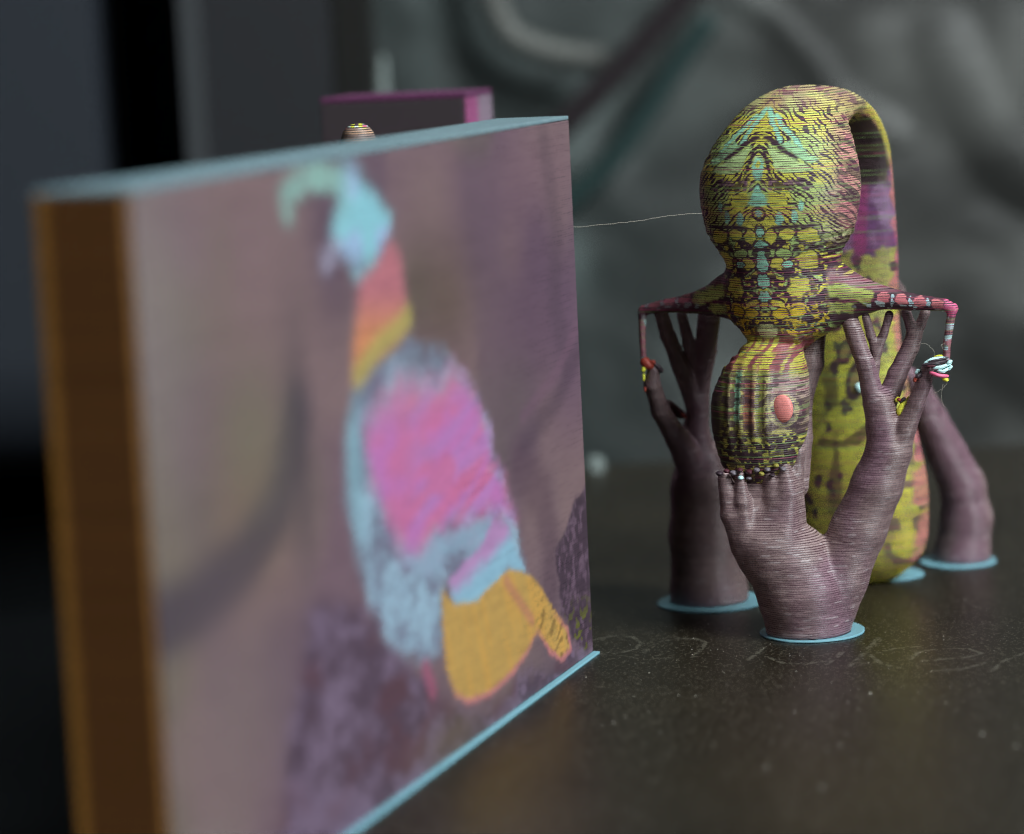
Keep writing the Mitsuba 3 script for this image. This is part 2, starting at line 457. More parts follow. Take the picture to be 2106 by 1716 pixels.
def picture(p, n, uv):
    q = p / MM
    u = (q.x - float(PA[0])) * float(PU[0]) + (q.y - float(PA[1])) * float(PU[1])
    v = mi.Float(q.z)
    w1, w2 = noise(u * .55, v * .55, 1) - .5, noise(u * .55, v * .55, 8) - .5
    f1, f2 = noise(u * 1.9, v * 1.9, 3) - .5, noise(u * 1.9, v * 1.9, 12) - .5
    x, y = u + 0.9 * w1 + 0.5 * f1, v + 0.9 * w2 + 0.5 * f2
    # soft, out-of-focus ground of the picture
    c = mix(K(110, 88, 98), K(122, 100, 102), smoothstep(.3, .7, fbm(u * .045, v * .07, 2, 2)))
    c = mix(c, K(106, 98, 84), .8 * smoothstep(.5, .75, fbm(u * .06 + 9, v * .06, 5, 2)))
    c = mix(c, K(86, 70, 88), .5 * smoothstep(.5, .75, fbm(u * .06 + 3, v * .05, 7, 2)))
    c = mix(c, K(128, 116, 114), .8 * blob(u, v, 2, 52, 9, 16))
    c = mix(c, K(118, 96, 84), .9 * blob(u, v, 20, 34, 8, 8))
    c = mix(c, K(76, 66, 74), .8 * blob(u, v, 30.5, 37, 3, 12))
    c = mix(c, K(70, 62, 72), .9 * (1 - smoothstep(1.0, 5.0, stroke(u, v, [(-2, 27.5), (8, 27.5), (17, 29.5), (25, 33), (30, 40)]))))
    c = mix(c, K(116, 100, 100), .7 * blob(u, v, 14, 16, 12, 10))
    c = mix(c, K(112, 104, 90), .8 * blob(u, v, 20, 40, 8, 7))
    c = mix(c, K(80, 64, 82), .7 * blob(u, v, 40, 56, 5, 9))
    c = mix(c, K(98, 82, 74), .85 * blob(u, v, 70, 46, 9, 7))
    c = mix(c, K(88, 78, 68), .7 * blob(u, v, 62, 48, 5, 5))
    c = mix(c, K(122, 96, 104), .75 * blob(u, v, 100, 57, 14, 5))
    c = mix(c, K(88, 66, 86), .6 * blob(u, v, 97, 44, 14, 14))
    c = mix(c, K(100, 76, 96), .8 * blob(u, v, 110, 34, 8, 9))
    c = mix(c, K(66, 56, 66), .3 * (1 - smoothstep(.6, 3.8, stroke(u, v, [(104, 60), (107, 50), (105, 42), (108, 36)]))))
    c = mix(c, K(78, 58, 70), .45 * (1 - smoothstep(1, 5, stroke(u, v, [(90, 26), (97, 22), (100, 14), (98, 10)]))))
    c = mix(c, K(70, 56, 70), .45 * (1 - smoothstep(.2, 2.4, stroke(u, v, [(92, 28), (104, 31), (116, 37)]))))
    c = mix(c, K(110, 82, 100), .5 * (1 - smoothstep(.2, 1.4, stroke(u, v, [(92, 31), (104, 34), (116, 40)]))))
    # mossy rocks
    rk = .5 * fbm(u * .2, v * .3, 4, 2) + .5 * fbm(u * .9, v * 1.2, 14, 2)
    rock = mix(K(76, 61, 76), K(112, 95, 116), smoothstep(.36, .64, rk))
    rock = mix(rock, K(84, 54, 62), .7 * smoothstep(.5, .75, fbm(u * .2, v * .3, 9, 2)) )
    rock = mix(rock, K(92, 80, 58), .7 * blob(u, v, 66, 2, 10, 3))
    c = mix(c, rock, .9 * edge(poly(u + 2 * w1, v + 2 * w2, ROCK), 1.6))
    r2 = mix(K(66, 52, 64), K(100, 80, 96), smoothstep(.4, .8, fbm(u * 1.2, v * 1.2, 2, 3)))
    r2 = mix(r2, K(92, 92, 44), smoothstep(.62, .8, noise(u * 1.2, v * 2.2, 31)) * (1 - smoothstep(4, 9, v)))
    c = mix(c, r2, edge(poly(x, y, ROCK2), .5))
    c = mix(c, K(118, 108, 104), .8 * blob(u, v, 6, 5, 7, 4))
    # bird
    fluff = fbm(u * 1.7, v * 2.1, 6, 3)
    body = mix(K(104, 102, 122), K(146, 172, 190), smoothstep(.36, .62, .55 * fluff + .45 * fbm(u * .22, v * .25, 16, 2)))
    body = mix(body, K(104, 104, 118), .8 * blob(u, v, 62, 41.5, 9, 2.2))
    body = mix(body, K(124, 160, 172), .8 * blob(u, v, 43, 34, 3, 9))
    c = mix(c, body, edge(poly(x, y, BODY) + .5 * f1, 1.2))
    pink = mix(K(180, 110, 168), K(186, 106, 150), smoothstep(.3, .7, fbm(u * .3, v * .4, 5, 2)))
    al_, ac_ = u + .27 * v, v - .27 * u
    feather = smoothstep(.42, .62, noise(al_ * .09, ac_ * 1.05, 4))
    pink = mix(pink, K(170, 120, 176), .6 * feather * smoothstep(54, 62, u))
    pink = mix(pink, K(192, 104, 142), .7 * smoothstep(.5, .7, noise(al_ * .16, ac_ * .8, 14)) * smoothstep(52, 60, u))
    pink = mix(pink, K(176, 126, 150), .8 * smoothstep(34, 40, v))
    c = mix(c, pink, edge(poly(x, y, PINK) + .6 * f2, 2.2))
    c = mix(c, mix(K(126, 170, 186), K(146, 140, 166), fluff), .92 * edge(poly(x, y, WING), .8))
    cov = mix(K(134, 172, 192), K(170, 128, 172), smoothstep(-0.2, 2.2, v - 15.5 - .12 * (u - 67) + 1.2 * w1))
    c = mix(c, cov, edge(poly(x, y, COV), .45))
    neck = mix(K(176, 108, 118), K(196, 128, 92), smoothstep(50, 44, v + .1 * (u - 50)))
    c = mix(c, neck, edge(poly(u + .5 * w1, v + .5 * w2, NECK), 1.5))
    c = mix(c, K(164, 152, 88), .9 * (1 - smoothstep(0, 2.2, stroke(u, v, COLLAR))))
    yel = mix(K(180, 144, 82), K(190, 147, 78), smoothstep(.3, .7, noise(u * .9 + v * .3, v * .16, 3)))
    yel = mix(yel, K(176, 120, 92), .85 * (1 - smoothstep(.2, 1.2, stroke(u, v, [(84, 14.5), (88, 11.5), (92, 8.5)]))))
    yel = mix(yel, K(110, 84, 50), .7 * smoothstep(.6, .78, noise((u + v) * .5, (v - .5 * u) * 2.2, 3)) * smoothstep(91, 95, u))
    dt = poly(u + .35 * f1, v + .35 * f2, TAIL)
    yel = mix(yel, K(180, 108, 120), .85 * smoothstep(-1.0, -.2, dt) * smoothstep(9, 4, v))
    c = mix(c, yel, edge(dt, .4))
    c = mix(c, K(150, 84, 108), .8 * (1 - smoothstep(.5, 1.6, stroke(u, v, [(58.8, 10.7), (60.5, 8.2)]))))
    head = mix(K(132, 186, 198), K(150, 176, 206), smoothstep(.4, .8, noise(u * .3, v * .3, 2)) )
    head = mix(head, K(130, 170, 170), blob(u, v, 43, 60, 3, 3))
    head = mix(head, K(104, 120, 130), .5 * blob(u, v, 46.5, 52, 3, 1))
    c = mix(c, head, edge(poly(x, y, HEAD), 1.4))
    c = mix(c, K(134, 168, 160), .92 * (1 - smoothstep(.3, 2.2, stroke(u, v, CURL) - .5 * w1 + .9 * f1)) * (.7 + .5 * noise(u * .8, v * .8, 5)))
    c = mix(c, K(146, 140, 160), .75 * (1 - smoothstep(.3, 2.2, stroke(u, v, CHIN))))
    # layers of alternating filament
    f, k = layer(p)
    f = p.z / MM / LAYER; k = dr.floor(f); f = f - k
    line = smoothstep(.55, .72, f) * (1 - smoothstep(.9, 1.0, f))
    amt = .25 + .75 * smoothstep(.25, .7, noise(u * .5, k * 5.3, 2))
    dark = smoothstep(.3, .8, cell_rand(k, 3, 1))
    c = mix(c, c * mi.Color3f(.45, .40, .48), line * amt * (.55 + .45 * dark))
    return c


def pic_bump(p, n, uv):
    f = p.z / MM / LAYER
    f = f - dr.floor(f)
    return dr.sqrt(dr.maximum(1 - dr.square(2 * f - 1), 0.0))


mat("m_picture", mikit.proc(picture), 0.5, 0.4, pic_bump, 2.5e-5)


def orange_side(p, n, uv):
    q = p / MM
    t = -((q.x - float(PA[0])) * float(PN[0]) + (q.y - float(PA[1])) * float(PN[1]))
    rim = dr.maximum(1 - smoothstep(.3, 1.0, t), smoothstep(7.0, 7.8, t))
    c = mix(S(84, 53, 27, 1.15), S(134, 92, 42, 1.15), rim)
    f, k = layer(p)
    return c * (0.82 + .3 * cell_rand(k, 1, 2))


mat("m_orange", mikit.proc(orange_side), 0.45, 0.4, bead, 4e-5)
mat("m_cyan", SL(116, 164, 178, 1.05), 0.4, 0.45)


def cyan_top(p, n, uv):
    q = p / MM
    a = (q.x * float(PU[0]) + q.y * float(PU[1])) * .71 + (q.x * float(PN[0]) + q.y * float(PN[1])) * .71
    s = a / .4
    return mix(S(114, 140, 150, .95), S(126, 150, 158, .95), cell_rand(dr.floor(s), 2, 2))


mat("m_cyan_top", mikit.proc(cyan_top), 0.35, 0.5)
t = thing("picture_block", "thick upright block printed with a pink-breasted bird with a yellow tail", "block")
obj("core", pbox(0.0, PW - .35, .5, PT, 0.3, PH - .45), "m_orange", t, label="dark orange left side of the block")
obj("picture_face", pbox(.35, PW, 0, .5, .32, PH - .47, .15), "m_picture", t, label="bird picture on the front face")
obj("top_layer", pbox(.02, PW - .02, .02, PT - .02, PH - .44, PH, .1), "m_cyan_top", t, label="pale cyan top face")
obj("first_layer", pbox(-.35, PW + .25, -.75, PT + .35, 0.01, .33, .12), "m_cyan", t, label="pale cyan first layer along the foot of the block")

# ------------------------------------------------------------------ second block and the domed print behind the picture block
t = thing("pink_edged_block", "smaller dark block with pink top and pink right side standing behind the picture block", "block")
YA = math.radians(-14)
def ybox(lo, hi, r=.2):
    q = rounded_box(lo, hi, r, 8).to_mesh()
    v = np.array(q.vert_properties[:, :3])
    o = np.array([at(960, 195, 395)[0], 395.0, 0])
    return o + np.stack([v[:, 0] * math.cos(YA) - v[:, 1] * -math.sin(YA) * -1, v[:, 0] * math.sin(YA) + v[:, 1] * math.cos(YA), v[:, 2]], -1), np.array(q.tri_verts)
RH = 64.4
mat("m_block_front", SL(60, 52, 56, 1.2), 0.5)
def pink_side(p, n, uv):
    q = p / MM
    return mix(S(150, 80, 122, 1.0), S(136, 118, 134, 1.0), smoothstep(399.5, 401.5, q.y)) * (.85 + .25 * cell_rand(layer(p)[1], 3, 3))
mat("m_pink_side", mikit.proc(pink_side), 0.5)
mat("m_pink_top", SL(100, 54, 88, .95), 0.5)
obj("core", ybox((-20.2, 0, 0), (-.5, 13.4, RH - .8)), "m_block_front", t, label="dark grey-brown front of the small block")
obj("side_face", ybox((-.5, 0, 0), (0, 13.4, RH - .8)), "m_pink_side", t, label="pink right side of the small block")
obj("top_layer", ybox((-20.2, 0, RH - .8), (0, 13.4, RH)), "m_pink_top", t, label="magenta top of the small block")


def dome_color(p, n, uv):
    f, k = layer(p)
    q = p / MM
    c = mix(S(170, 140, 120), S(120, 104, 100), cell_rand(k, 1, 5))
    top = smoothstep(62.0, 62.5, q.z)
    r = cell_rand(dr.floor(q.x * 2.2), k, 3)
    bits = dr.select(r < .25, S(200, 90, 120), dr.select(r < .45, S(190, 180, 60), dr.select(r < .7, S(170, 200, 210), S(60, 40, 50))))
    c = mix(c, bits, top)
    return mix(c, S(30, 20, 20), smoothstep(.42, .55, f) * .95)


mat("m_dome", mikit.proc(dome_color), 0.4, 0.5, bead, 9e-5)
dt_ = at(735, 254, 345)
zt = dt_[2]
prof = [(0.001, zt), (.8, zt - .12), (1.35, zt - .45), (1.75, zt - 1.0), (2.05, zt - 1.8), (2.35, zt - 3.2), (2.7, zt - 6), (3.1, zt - 14), (3.6, 30), (4.2, 10), (4.6, 0.3), (4.6, 0.01), (0.001, 0.01)]
m = trimesh.creation.revolve(np.array(prof[::-1]), sections=64)
m.apply_translation([dt_[0], 345, 0])
t = thing("domed_print", "ribbed pinkish rounded tip peeking just above the top of the picture block", "print")
obj("dome", m, "m_dome", t, smooth=50)

# ------------------------------------------------------------------ lizard figurine
PSI = math.radians(22)
LO = np.array([32.2, 349.0])
def toworld(P):
    P = np.asarray(P, float)
    return np.stack([LO[0] + P[..., 0] * math.cos(PSI) + P[..., 1] * math.sin(PSI), LO[1] - P[..., 0] * math.sin(PSI) + P[..., 1] * math.cos(PSI), P[..., 2]], -1)


def local(px, py, Y):
    P = at(px, py, Y)
    d = P[:2] - LO
    return np.array([d[0] * math.cos(PSI) - d[1] * math.sin(PSI), d[0] * math.sin(PSI) + d[1] * math.cos(PSI), P[2]])


#        b     z     w    t    Lc
SPINE = [(-3.2, 19.7, 3.5, 2.2, -2.5), (-3.1, 22.0, 5.0, 3.5, -2.4), (-2.7, 26.6, 5.85, 4.5, -2.3), (-2.0, 30.9, 5.3, 4.0, -1.8), (-1.3, 32.7, 4.1, 3.7, -1.1), (-0.4, 34.6, 3.2, 3.3, -.7),
         (0, 36.4, 4.2, 4.2, -.3), (0, 39, 5.6, 5.1, -.2), (0, 43.8, 6.2, 5.4, 0), (.2, 46.2, 7.5, 5.9, 0), (.5, 48.8, 9.0, 6.6, 0), (1.0, 53.0, 9.6, 7.2, 0), (3.0, 57.8, 7.7, 5.8, .7), (6.0, 60.6, 5.9, 3.8, 1.25),
         (12, 61.7, 6.0, 2.4, 1.15), (17, 60.3, 6.8, 2.2, .7), (21.3, 55.4, 7.6, 2.3, .5), (23.8, 45, 7.6, 3.0, .3), (26.3, 33, 7.2, 3.6, .0), (28.5, 22, 7.8, 4.6, .2), (30, 12, 8.9, 5.4, .3), (30.5, 5.6, 8.6, 5.2, .2), (30.6, 3.2, 6.6, 3.6, .0)]
SP, SS = spline(SPINE, 130)


def lizard_body():
    F = Field((-21.5, -10.5, -.4), (23.5, 38, 66.5), 0.27)
    B, Z = np.meshgrid(F.ax[1], F.ax[2], indexing="ij")
    best = np.full(B.shape, 1e9)
    W, Tt, LC, DN = (np.zeros(B.shape) for _ in range(4))
    for i in range(len(SP) - 1):
        a, e = SP[i], SP[i + 1]
        ab = e[:2] - a[:2]
        tt = np.clip(((B - a[0]) * ab[0] + (Z - a[1]) * ab[1]) / (ab @ ab), 0, 1)
        d = np.hypot(B - a[0] - tt * ab[0], Z - a[1] - tt * ab[1])
        q = a[None, None, :] + (e - a)[None, None, :] * tt[..., None]
        score = d - q[..., 3]
        u = score < best
        best[u] = score[u]
        W[u], Tt[u], LC[u], DN[u] = q[u][:, 2], q[u][:, 3], q[u][:, 4], d[u]
    for i, L in enumerate(F.ax[0]):
        a, b = (L - LC) / W, DN / Tt
        q = np.sqrt(a * a + b * b) + 1e-6
        g = np.sqrt((a / W) ** 2 + (b / Tt) ** 2) + 1e-6
        d = (q - 1) * q / g
        # ridges along the head, a shallow groove along the back
        mid = L + 2.5
        hd = np.exp(-((Z - 27.5) / 4.6) ** 4) * (B < -1.5)
        rid = sum(np.exp(-((mid - c) / .42) ** 2) for c in (-2.3, -.8, .8, 2.3))
        d = d - .42 * rid * hd
        F.D[i] = np.clip(d, -5, 10)
    # eye bulges
    F.ellipsoid(local(1612, 843, 343.2) + [-.1, 1.5, 0], (1.9, 1.9, 2.3), 1.0)
    F.ellipsoid((-6.0, -3.4, 28.0), (1.5, 1.9, 2.0), 1.0)
    # arms
    R = lambda px, py, Y: local(px, py, Y)
    F.chain([(3.0, 1.2, 40.2), (6.8, .9, 40.8), (10.5, 1.1, 40.0), (15, 1.2, 39.15), (19.0, 1.4, 38.75), (20.0, 1.6, 38.3)], [3.6, 2.6, 1.5, 1.0, .72, .58], 3.0)
    F.chain([(4.5, 1.0, 37.6), (10, 1.1, 39.2), (14, 1.2, 38.9)], [2.0, .9, .6], 2.0)
    F.chain([R(1959, 634, 343), R(1953, 668, 343), R(1948, 705, 343), R(1946, 742, 343)], [.58, .48, .44, .46], .3)
    F.chain([(-3.0, 1.2, 40.2), (-7.0, 1.3, 40.0), (-9.6, 1.7, 39.4), (-12, 2.0, 39.1), (-15.2, 2.2, 38.8), (-18, 2.4, 38.35)], [3.6, 2.5, 1.7, 1.15, .8, .6], 3.0)
    F.chain([R(1321, 645, 358), R(1321, 700, 358), R(1324, 742, 358)], [.55, .38, .38], .3)
    v, f = F.mesh()
    return v, f


def lizard_skin(p, n, uv):
    """Pattern in the figurine's own axes: L across, z up, b back."""
    q = p / MM
    dx, dy = q.x - float(LO[0]), q.y - float(LO[1])
    L = dx * math.cos(PSI) - dy * math.sin(PSI)
    b = dx * math.sin(PSI) + dy * math.cos(PSI)
    z = mi.Float(q.z)
    wz = smoothstep(36, 32, z)
    kl = dr.floor(z / LAYER)
    L0 = L
    L = L + (cell_rand(kl, 11, 3) - .5) * .18
    mid = L + .5 + 2.0 * wz
    lm = dr.abs(mid)
    wa, wb = noise(lm * .9, z * .9, 3) - .5, noise(lm * .9, z * .9, 13) - .5
    fa = noise(lm * 2.6, z * 2.6, 23) - .5
    YEL, GRN, MINT, DARK, BRN = S(172, 168, 64), S(142, 166, 98), S(126, 192, 156), S(46, 30, 40), S(140, 112, 112)
    # ---- back: yellow cells in a dark net below, slanting dashes above
    ca = voronoi(lm * .88 + 1.6 * wa + .32 * fa + 5.0, z * 1.0 + 1.1 * wb + .3 * fa)
    fb = noise(lm * 4.2, z * 4.2, 27) - .5
    net = smoothstep(.15, .42, ca[1] - ca[0] + .55 * fa + .4 * fb - .12 * wa)
    low = mix(YEL, S(190, 156, 40), smoothstep(44, 38, z) * smoothstep(.3, .6, noise(lm * .5, z * .5, 40)))
    low = mix(low, GRN, smoothstep(.62, .7, ca[2]))
    low = mix(DARK, low, net * (1 - .85 * smoothstep(.64, .72, noise(lm * 1.5, z * 2.0, 44))))
    ph = (z + .70 * lm + .9 * wa + .03 * lm * lm) / .66
    st = ph - dr.floor(ph)
    dash = noise((lm - .5 * z) * 1.0 + 7 * dr.floor(ph), dr.floor(ph) * 3.1, 5)
    up = smoothstep(.30, .44, dr.abs(2 * st - 1) + 1.0 * (dash - .44) + .3 * fa)
    upc = mix(mix(YEL, GRN, .8 * smoothstep(.4, .7, noise(lm * .4, z * .4, 33))), BRN, .6 * smoothstep(5.5, 8.5, lm + 2 * wa))
    hi = mix(DARK, upc, up)
    c = mix(low, hi, smoothstep(47.5, 49.5, z + 1.2 * wa + .25 * lm))
    # flanks: brown-pink with dark dashes
    c = mix(c, mix(S(70, 48, 58), S(176, 116, 118), smoothstep(.4, .6, noise(L * 1.2, z * 2.0 + b, 6))), .75 * smoothstep(7.6, 9.4, lm + 1.5 * wa) * smoothstep(46, 50, z))
    # top of the arch: rosy with pale streaks
    c = mix(c, mix(S(140, 108, 100), S(168, 156, 110), smoothstep(.4, .7, noise(L * .5, b * .4, 3))), .7 * smoothstep(61.0, 62.8, z))
    # chevrons and patches along the midline of the back
    def put(cc, col, d, w=.18):
        return mix(cc, col, 1 - smoothstep(-w, w, d + .22 * fa))
    jl = lm + .25 * wa
    jz = z + .35 * wb
    c = put(c, MINT, capsule(jl, jz, .2, 62.0, 2.3, 58.3) - .28)
    c = put(c, MINT, capsule(jl, jz, 1.3, 61.2, 4.9, 57.4) - .22)
    c = put(c, DARK, capsule(jl, jz, .3, 58.9, 1.9, 58.1) - .22)
    c = put(c, DARK, capsule(jl, jz, 1.9, 58.1, 4.2, 56.4) - .30)
    c = put(c, S(158, 190, 124), poly(jl, jz, [(1.0, 58.0), (1.7, 57.6), (5.8, 55.3), (6.2, 54.8), (3.0, 54.9), (2.1, 55.3)]))
    c = put(c, mix(MINT, GRN, .5), poly(jl, jz, [(2.6, 57.9), (3.4, 58.3), (6.6, 56.2), (5.9, 55.6)]))
    c = put(c, DARK, capsule(jl, jz, .55, 57.4, 1.35, 54.9) - .24)
    c = put(c, MINT, dr.sqrt(dr.square(lm / .75) + dr.square((z - 55.5) / 1.25)) - 1, .3)
    c = put(c, YEL, dr.sqrt(dr.square(lm / .3) + dr.square((z - 55.9) / .4)) - 1, .4)
    c = mix(c, mix(DARK, S(112, 84, 100), smoothstep(.45, .6, noise(lm * 1.5, z * 3.3, 71))), .85 * edge(poly(jl, jz, [(.9, 54.4), (2.0, 54.0), (5.4, 53.9), (5.6, 53.2), (2.8, 52.6), (.9, 53.4)]) + 1.2 * fa, .35))
    c = put(c, MINT, poly(jl, jz, [(-1, 53.4), (.2, 53.5), (.7, 52.6), (1.45, 51.2), (-1, 50.6)]))
    c = put(c, YEL, poly(jl, jz, [(1.3, 52.9), (2.6, 52.3), (3.2, 50.8), (2.0, 50.6), (1.4, 51.4)]))
    c = put(c, DARK, dr.abs(dr.sqrt(dr.square(lm) + dr.square(z - 50.3)) - .75) - .16, .12)
    for (cx, cz, rx, rz) in [(2.4, 49.6, .45, .7), (4.1, 49.8, .35, .7), (4.9, 51.0, .3, .6), (0, 50.3, .4, .4)]:
        c = put(c, MINT, dr.sqrt(dr.square((lm - cx) / rx) + dr.square((z - cz) / rz)) - 1, .3)
    c = put(c, DARK, capsule(jl, jz, 1.2, 48.5, 6.6, 48.8) - .2)
    for (cx, cz, rx, rz, col) in [(1.25, 47.6, .75, .8, YEL), (3.2, 47.9, .8, .65, YEL), (5.4, 47.5, 1.2, .8, YEL), (0, 48.1, .5, .6, MINT), (0, 46.7, .75, .45, MINT), (2.6, 45.6, .9, .5, GRN), (0, 44.5, .75, 1.2, MINT),
                              (1.9, 44.3, .9, .65, YEL), (2.9, 44.3, .6, .4, MINT), (5.0, 44.6, 1.0, 1.2, YEL), (0, 42.4, .8, .8, MINT), (3.9, 41.6, 1.1, 1.2, YEL), (0, 40.6, .7, .6, MINT), (1.9, 38.5, .9, .6, S(196, 156, 34)), (3.6, 38.7, .8, .6, S(196, 156, 34)), (0, 36.4, 1.35, .9, S(176, 184, 130))]:
        rr = dr.sqrt(dr.square(lm / 1 - cx) / (rx * rx) + dr.square(z - cz) / (rz * rz)) + .5 * fa
        c = mix(c, DARK, (1 - smoothstep(1.15, 1.4, rr)) * .9)
        c = mix(c, col, 1 - smoothstep(.9, 1.1, rr))
    # ---- neck and head: stripes along the head
    hs = noise(mid * 1.7, z * .35, 3)
    nk = mix(mix(YEL, S(126, 70, 64), smoothstep(.4, .62, noise(mid * 1.9, z * .4, 9))), DARK, .3 * smoothstep(2.4, 3.2, lm))
    ridge = dr.exp(-dr.square((lm - .8) / .35)) + dr.exp(-dr.square((lm - 2.3) / .4))
    hd = mix(S(96, 100, 40), S(150, 146, 92), smoothstep(.3, .8, ridge))
    hd = mix(hd, S(110, 168, 140), .8 * (1 - smoothstep(.3, .55, dr.abs(mid + 1.2))) * smoothstep(25.5, 27, z))
    hd = mix(hd, S(120, 56, 54), .75 * (1 - smoothstep(.5, .9, dr.abs(mid - .25))) * smoothstep(24, 26, z) * smoothstep(32, 30, z))
    hd = mix(hd, S(150, 124, 128), .7 * smoothstep(2.3, 3.0, mid))
    spk = noise(mid * 3.0, z * 2.2, 4)
    hd = mix(hd, mix(S(46, 36, 34), S(160, 158, 72), smoothstep(.5, .66, spk)), smoothstep(26.5, 24.0, z + .4 * wa))
    hd = mix(hd, S(44, 32, 40), .8 * smoothstep(.5, .62, noise(mid * 1.6, z * 2.6, 14)))
    hd = mix(hd, S(40, 34, 30), .85 * smoothstep(3.2, 4.0, -mid))
    er = dr.sqrt(dr.square((mid - 4.1) / 1.0) + dr.square((z - 27.4) / 1.2))
    ring = er * 1.25 - dr.floor(er * 1.25)
    hd = mix(hd, mix(S(48, 36, 46), S(172, 170, 110), smoothstep(.45, .6, ring + .5 * (spk - .5))), smoothstep(2.3, 1.5, er) * .4)
    c = mix(c, mix(hd, nk, smoothstep(31.5, 33.2, z + .2 * lm)), smoothstep(36.2, 35.2, z + .3 * wa) * smoothstep(14.5, 13.5, b))
    # ---- arms: yellow shoulder patches, pink segments, pale dots below
    al = dr.abs(L)
    sx = al / 2.05
    seg = dr.abs(2 * (sx - dr.floor(sx)) - 1)
    ax_z = dr.maximum(40.0 - .165 * (al - 10.5), 38.6)
    zz = z - ax_z
    sgd = dr.sqrt(dr.square((1 - seg) * 1.02 / .74) + dr.square((zz - .15) / .72)) + .4 * fa
    arm = mix(S(58, 36, 46), S(200, 106, 110), (1 - smoothstep(.8, 1.05, sgd)) * smoothstep(10.5, 11.2, al))
    arm = mix(arm, S(150, 176, 190), (1 - smoothstep(.6, .9, dr.sqrt(dr.square(seg * 1.02 / .26) + dr.square((zz - .1) / .6)) + fa)) * smoothstep(11.5, 12.2, al))
    arm = mix(arm, S(160, 196, 206), smoothstep(.62, .72, noise(al * 1.9, z * 2.6, 8)) * smoothstep(-.2, -.6, zz) * smoothstep(8, 11, al))
    arm = mix(arm, S(128, 92, 96), smoothstep(.5, 1.1, zz) * .8 * smoothstep(15, 11, al))
    patch = dr.minimum(capsule(al, z, 7.0, 40.9, 10.4, 39.9) - .75, capsule(al, z, 6.4, 38.9, 8.2, 38.7) - .55)
    arm = mix(arm, mix(YEL, GRN, .6), 1 - smoothstep(-.2, .25, patch + .5 * fa))
    arm = mix(arm, S(74, 38, 50), .75 * smoothstep(9, 12, al) * smoothstep(0, -4, L))  # shade on the left arm put into the colour
    arm = mix(arm, S(196, 82, 118), smoothstep(19.0, 19.4, al) * smoothstep(37.2, 37.6, z))
    arm = mix(arm, mix(S(130, 86, 92), S(150, 176, 180), smoothstep(.62, .72, noise(al * 1.2, z * 1.6, 18))), smoothstep(37.4, 37.0, z) * smoothstep(17, 17.3, al))
    c = mix(c, arm, smoothstep(5.9, 6.6, al) * smoothstep(44.0, 42.6, z + .25 * (al - 6)) * smoothstep(31, 31.5, z) * smoothstep(14, 13, b))
    # ---- the rear half behind: yellow with dark spots, violet patch, pink rim
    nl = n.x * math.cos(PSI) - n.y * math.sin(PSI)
    tl = S(186, 184, 62)
    tl = mix(tl, S(150, 152, 74), smoothstep(.4, .7, fbm(L * .2, z * .12, 4, 2)))
    tl = mix(tl, S(150, 142, 56), .6 * smoothstep(20, 13, z))
    sp = voronoi(L * .42 + .3 * wa + 2.2, z * .28 + .3 * wb + .3)
    tl = mix(tl, S(52, 40, 54), (1 - smoothstep(.18, .28, sp[0] + .12 * fa)) * smoothstep(.35, .42, sp[2]) * .95)
    for (cx, cz, rx, rz) in [(2.2, 27.0, 1.1, 2.4), (1.0, 30.6, .9, 1.4), (.2, 34.4, .8, 1.1)]:
        rr = dr.sqrt(dr.square((L - cx - .25 * (z - cz)) / rx) + dr.square((z - cz) / rz))
        tl = mix(tl, mix(S(126, 112, 66), S(56, 46, 46), smoothstep(.5, .8, rr)), 1 - smoothstep(1.0, 1.35, rr))
    tl = mix(tl, S(44, 36, 34), .8 * (1 - smoothstep(.4, .9, stroke(L, z, [(-3, 19), (0, 18.8), (3, 20.2), (5, 21.6)]) + .8 * wa)))
    tl = mix(tl, S(52, 40, 40), .75 * (1 - smoothstep(.5, 1.3, dr.abs(L + 1.2) + .8 * wa)) * smoothstep(30, 27, z) * smoothstep(.3, .5, noise(L * .4, z * .45, 51)))
    tl = mix(tl, S(190, 172, 40), .8 * (1 - smoothstep(.7, 1.3, dr.abs(L - 6.6 + .9 * wa))) * smoothstep(17, 14, z))
    tl = mix(tl, S(70, 44, 60), .8 * smoothstep(.6, .7, noise(L * .7, z * .9, 61)) * smoothstep(4.0, 5.0, L) * smoothstep(20, 15, z))
    violet = mix(S(94, 58, 100), S(128, 98, 132), smoothstep(.4, .7, noise(L * .9, z * .4, 3)))
    violet = mix(violet, S(140, 54, 104), .8 * (1 - smoothstep(.4, 1.2, dr.abs(L - 4.2 - .1 * (z - 48)))))
    tl = mix(tl, violet, smoothstep(42.3, 43.4, z + 1.6 * wa + .9 * fa))
    tl = mix(tl, S(58, 50, 34), smoothstep(51.2, 52.4, z + wa) * smoothstep(.8, .6, nl))  # shade inside the arch painted into the skin colour
    tl = mix(tl, S(30, 24, 22), smoothstep(51.2, 52.2, z) * smoothstep(.38, .5, noise(L * .7, z * .5, 21)) * smoothstep(59, 57, z))  # deeper streaks of the painted arch shade
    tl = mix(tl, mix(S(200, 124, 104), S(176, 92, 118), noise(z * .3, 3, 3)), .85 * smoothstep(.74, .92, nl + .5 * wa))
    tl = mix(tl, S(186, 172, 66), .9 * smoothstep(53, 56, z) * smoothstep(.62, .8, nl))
    c = mix(c, tl, smoothstep(13.5, 15.5, b + 2 * wa))
    # ---- print layers of alternating filament
    f, k = layer(p)
    line = smoothstep(.46, .60, f) * (1 - smoothstep(.93, 1.0, f))
    amt = .45 + .55 * smoothstep(.22, .6, noise(q.x * 1.0 + 3.1 * k, q.y * .6, k * 5.3))
    tint = cell_rand(k, 7, 1)
    lc = dr.select(tint < .6, S(52, 36, 42), dr.select(tint < .82, S(96, 46, 62), S(80, 92, 60)))
    return mix(c, lc, line * amt * 1.0) * .9


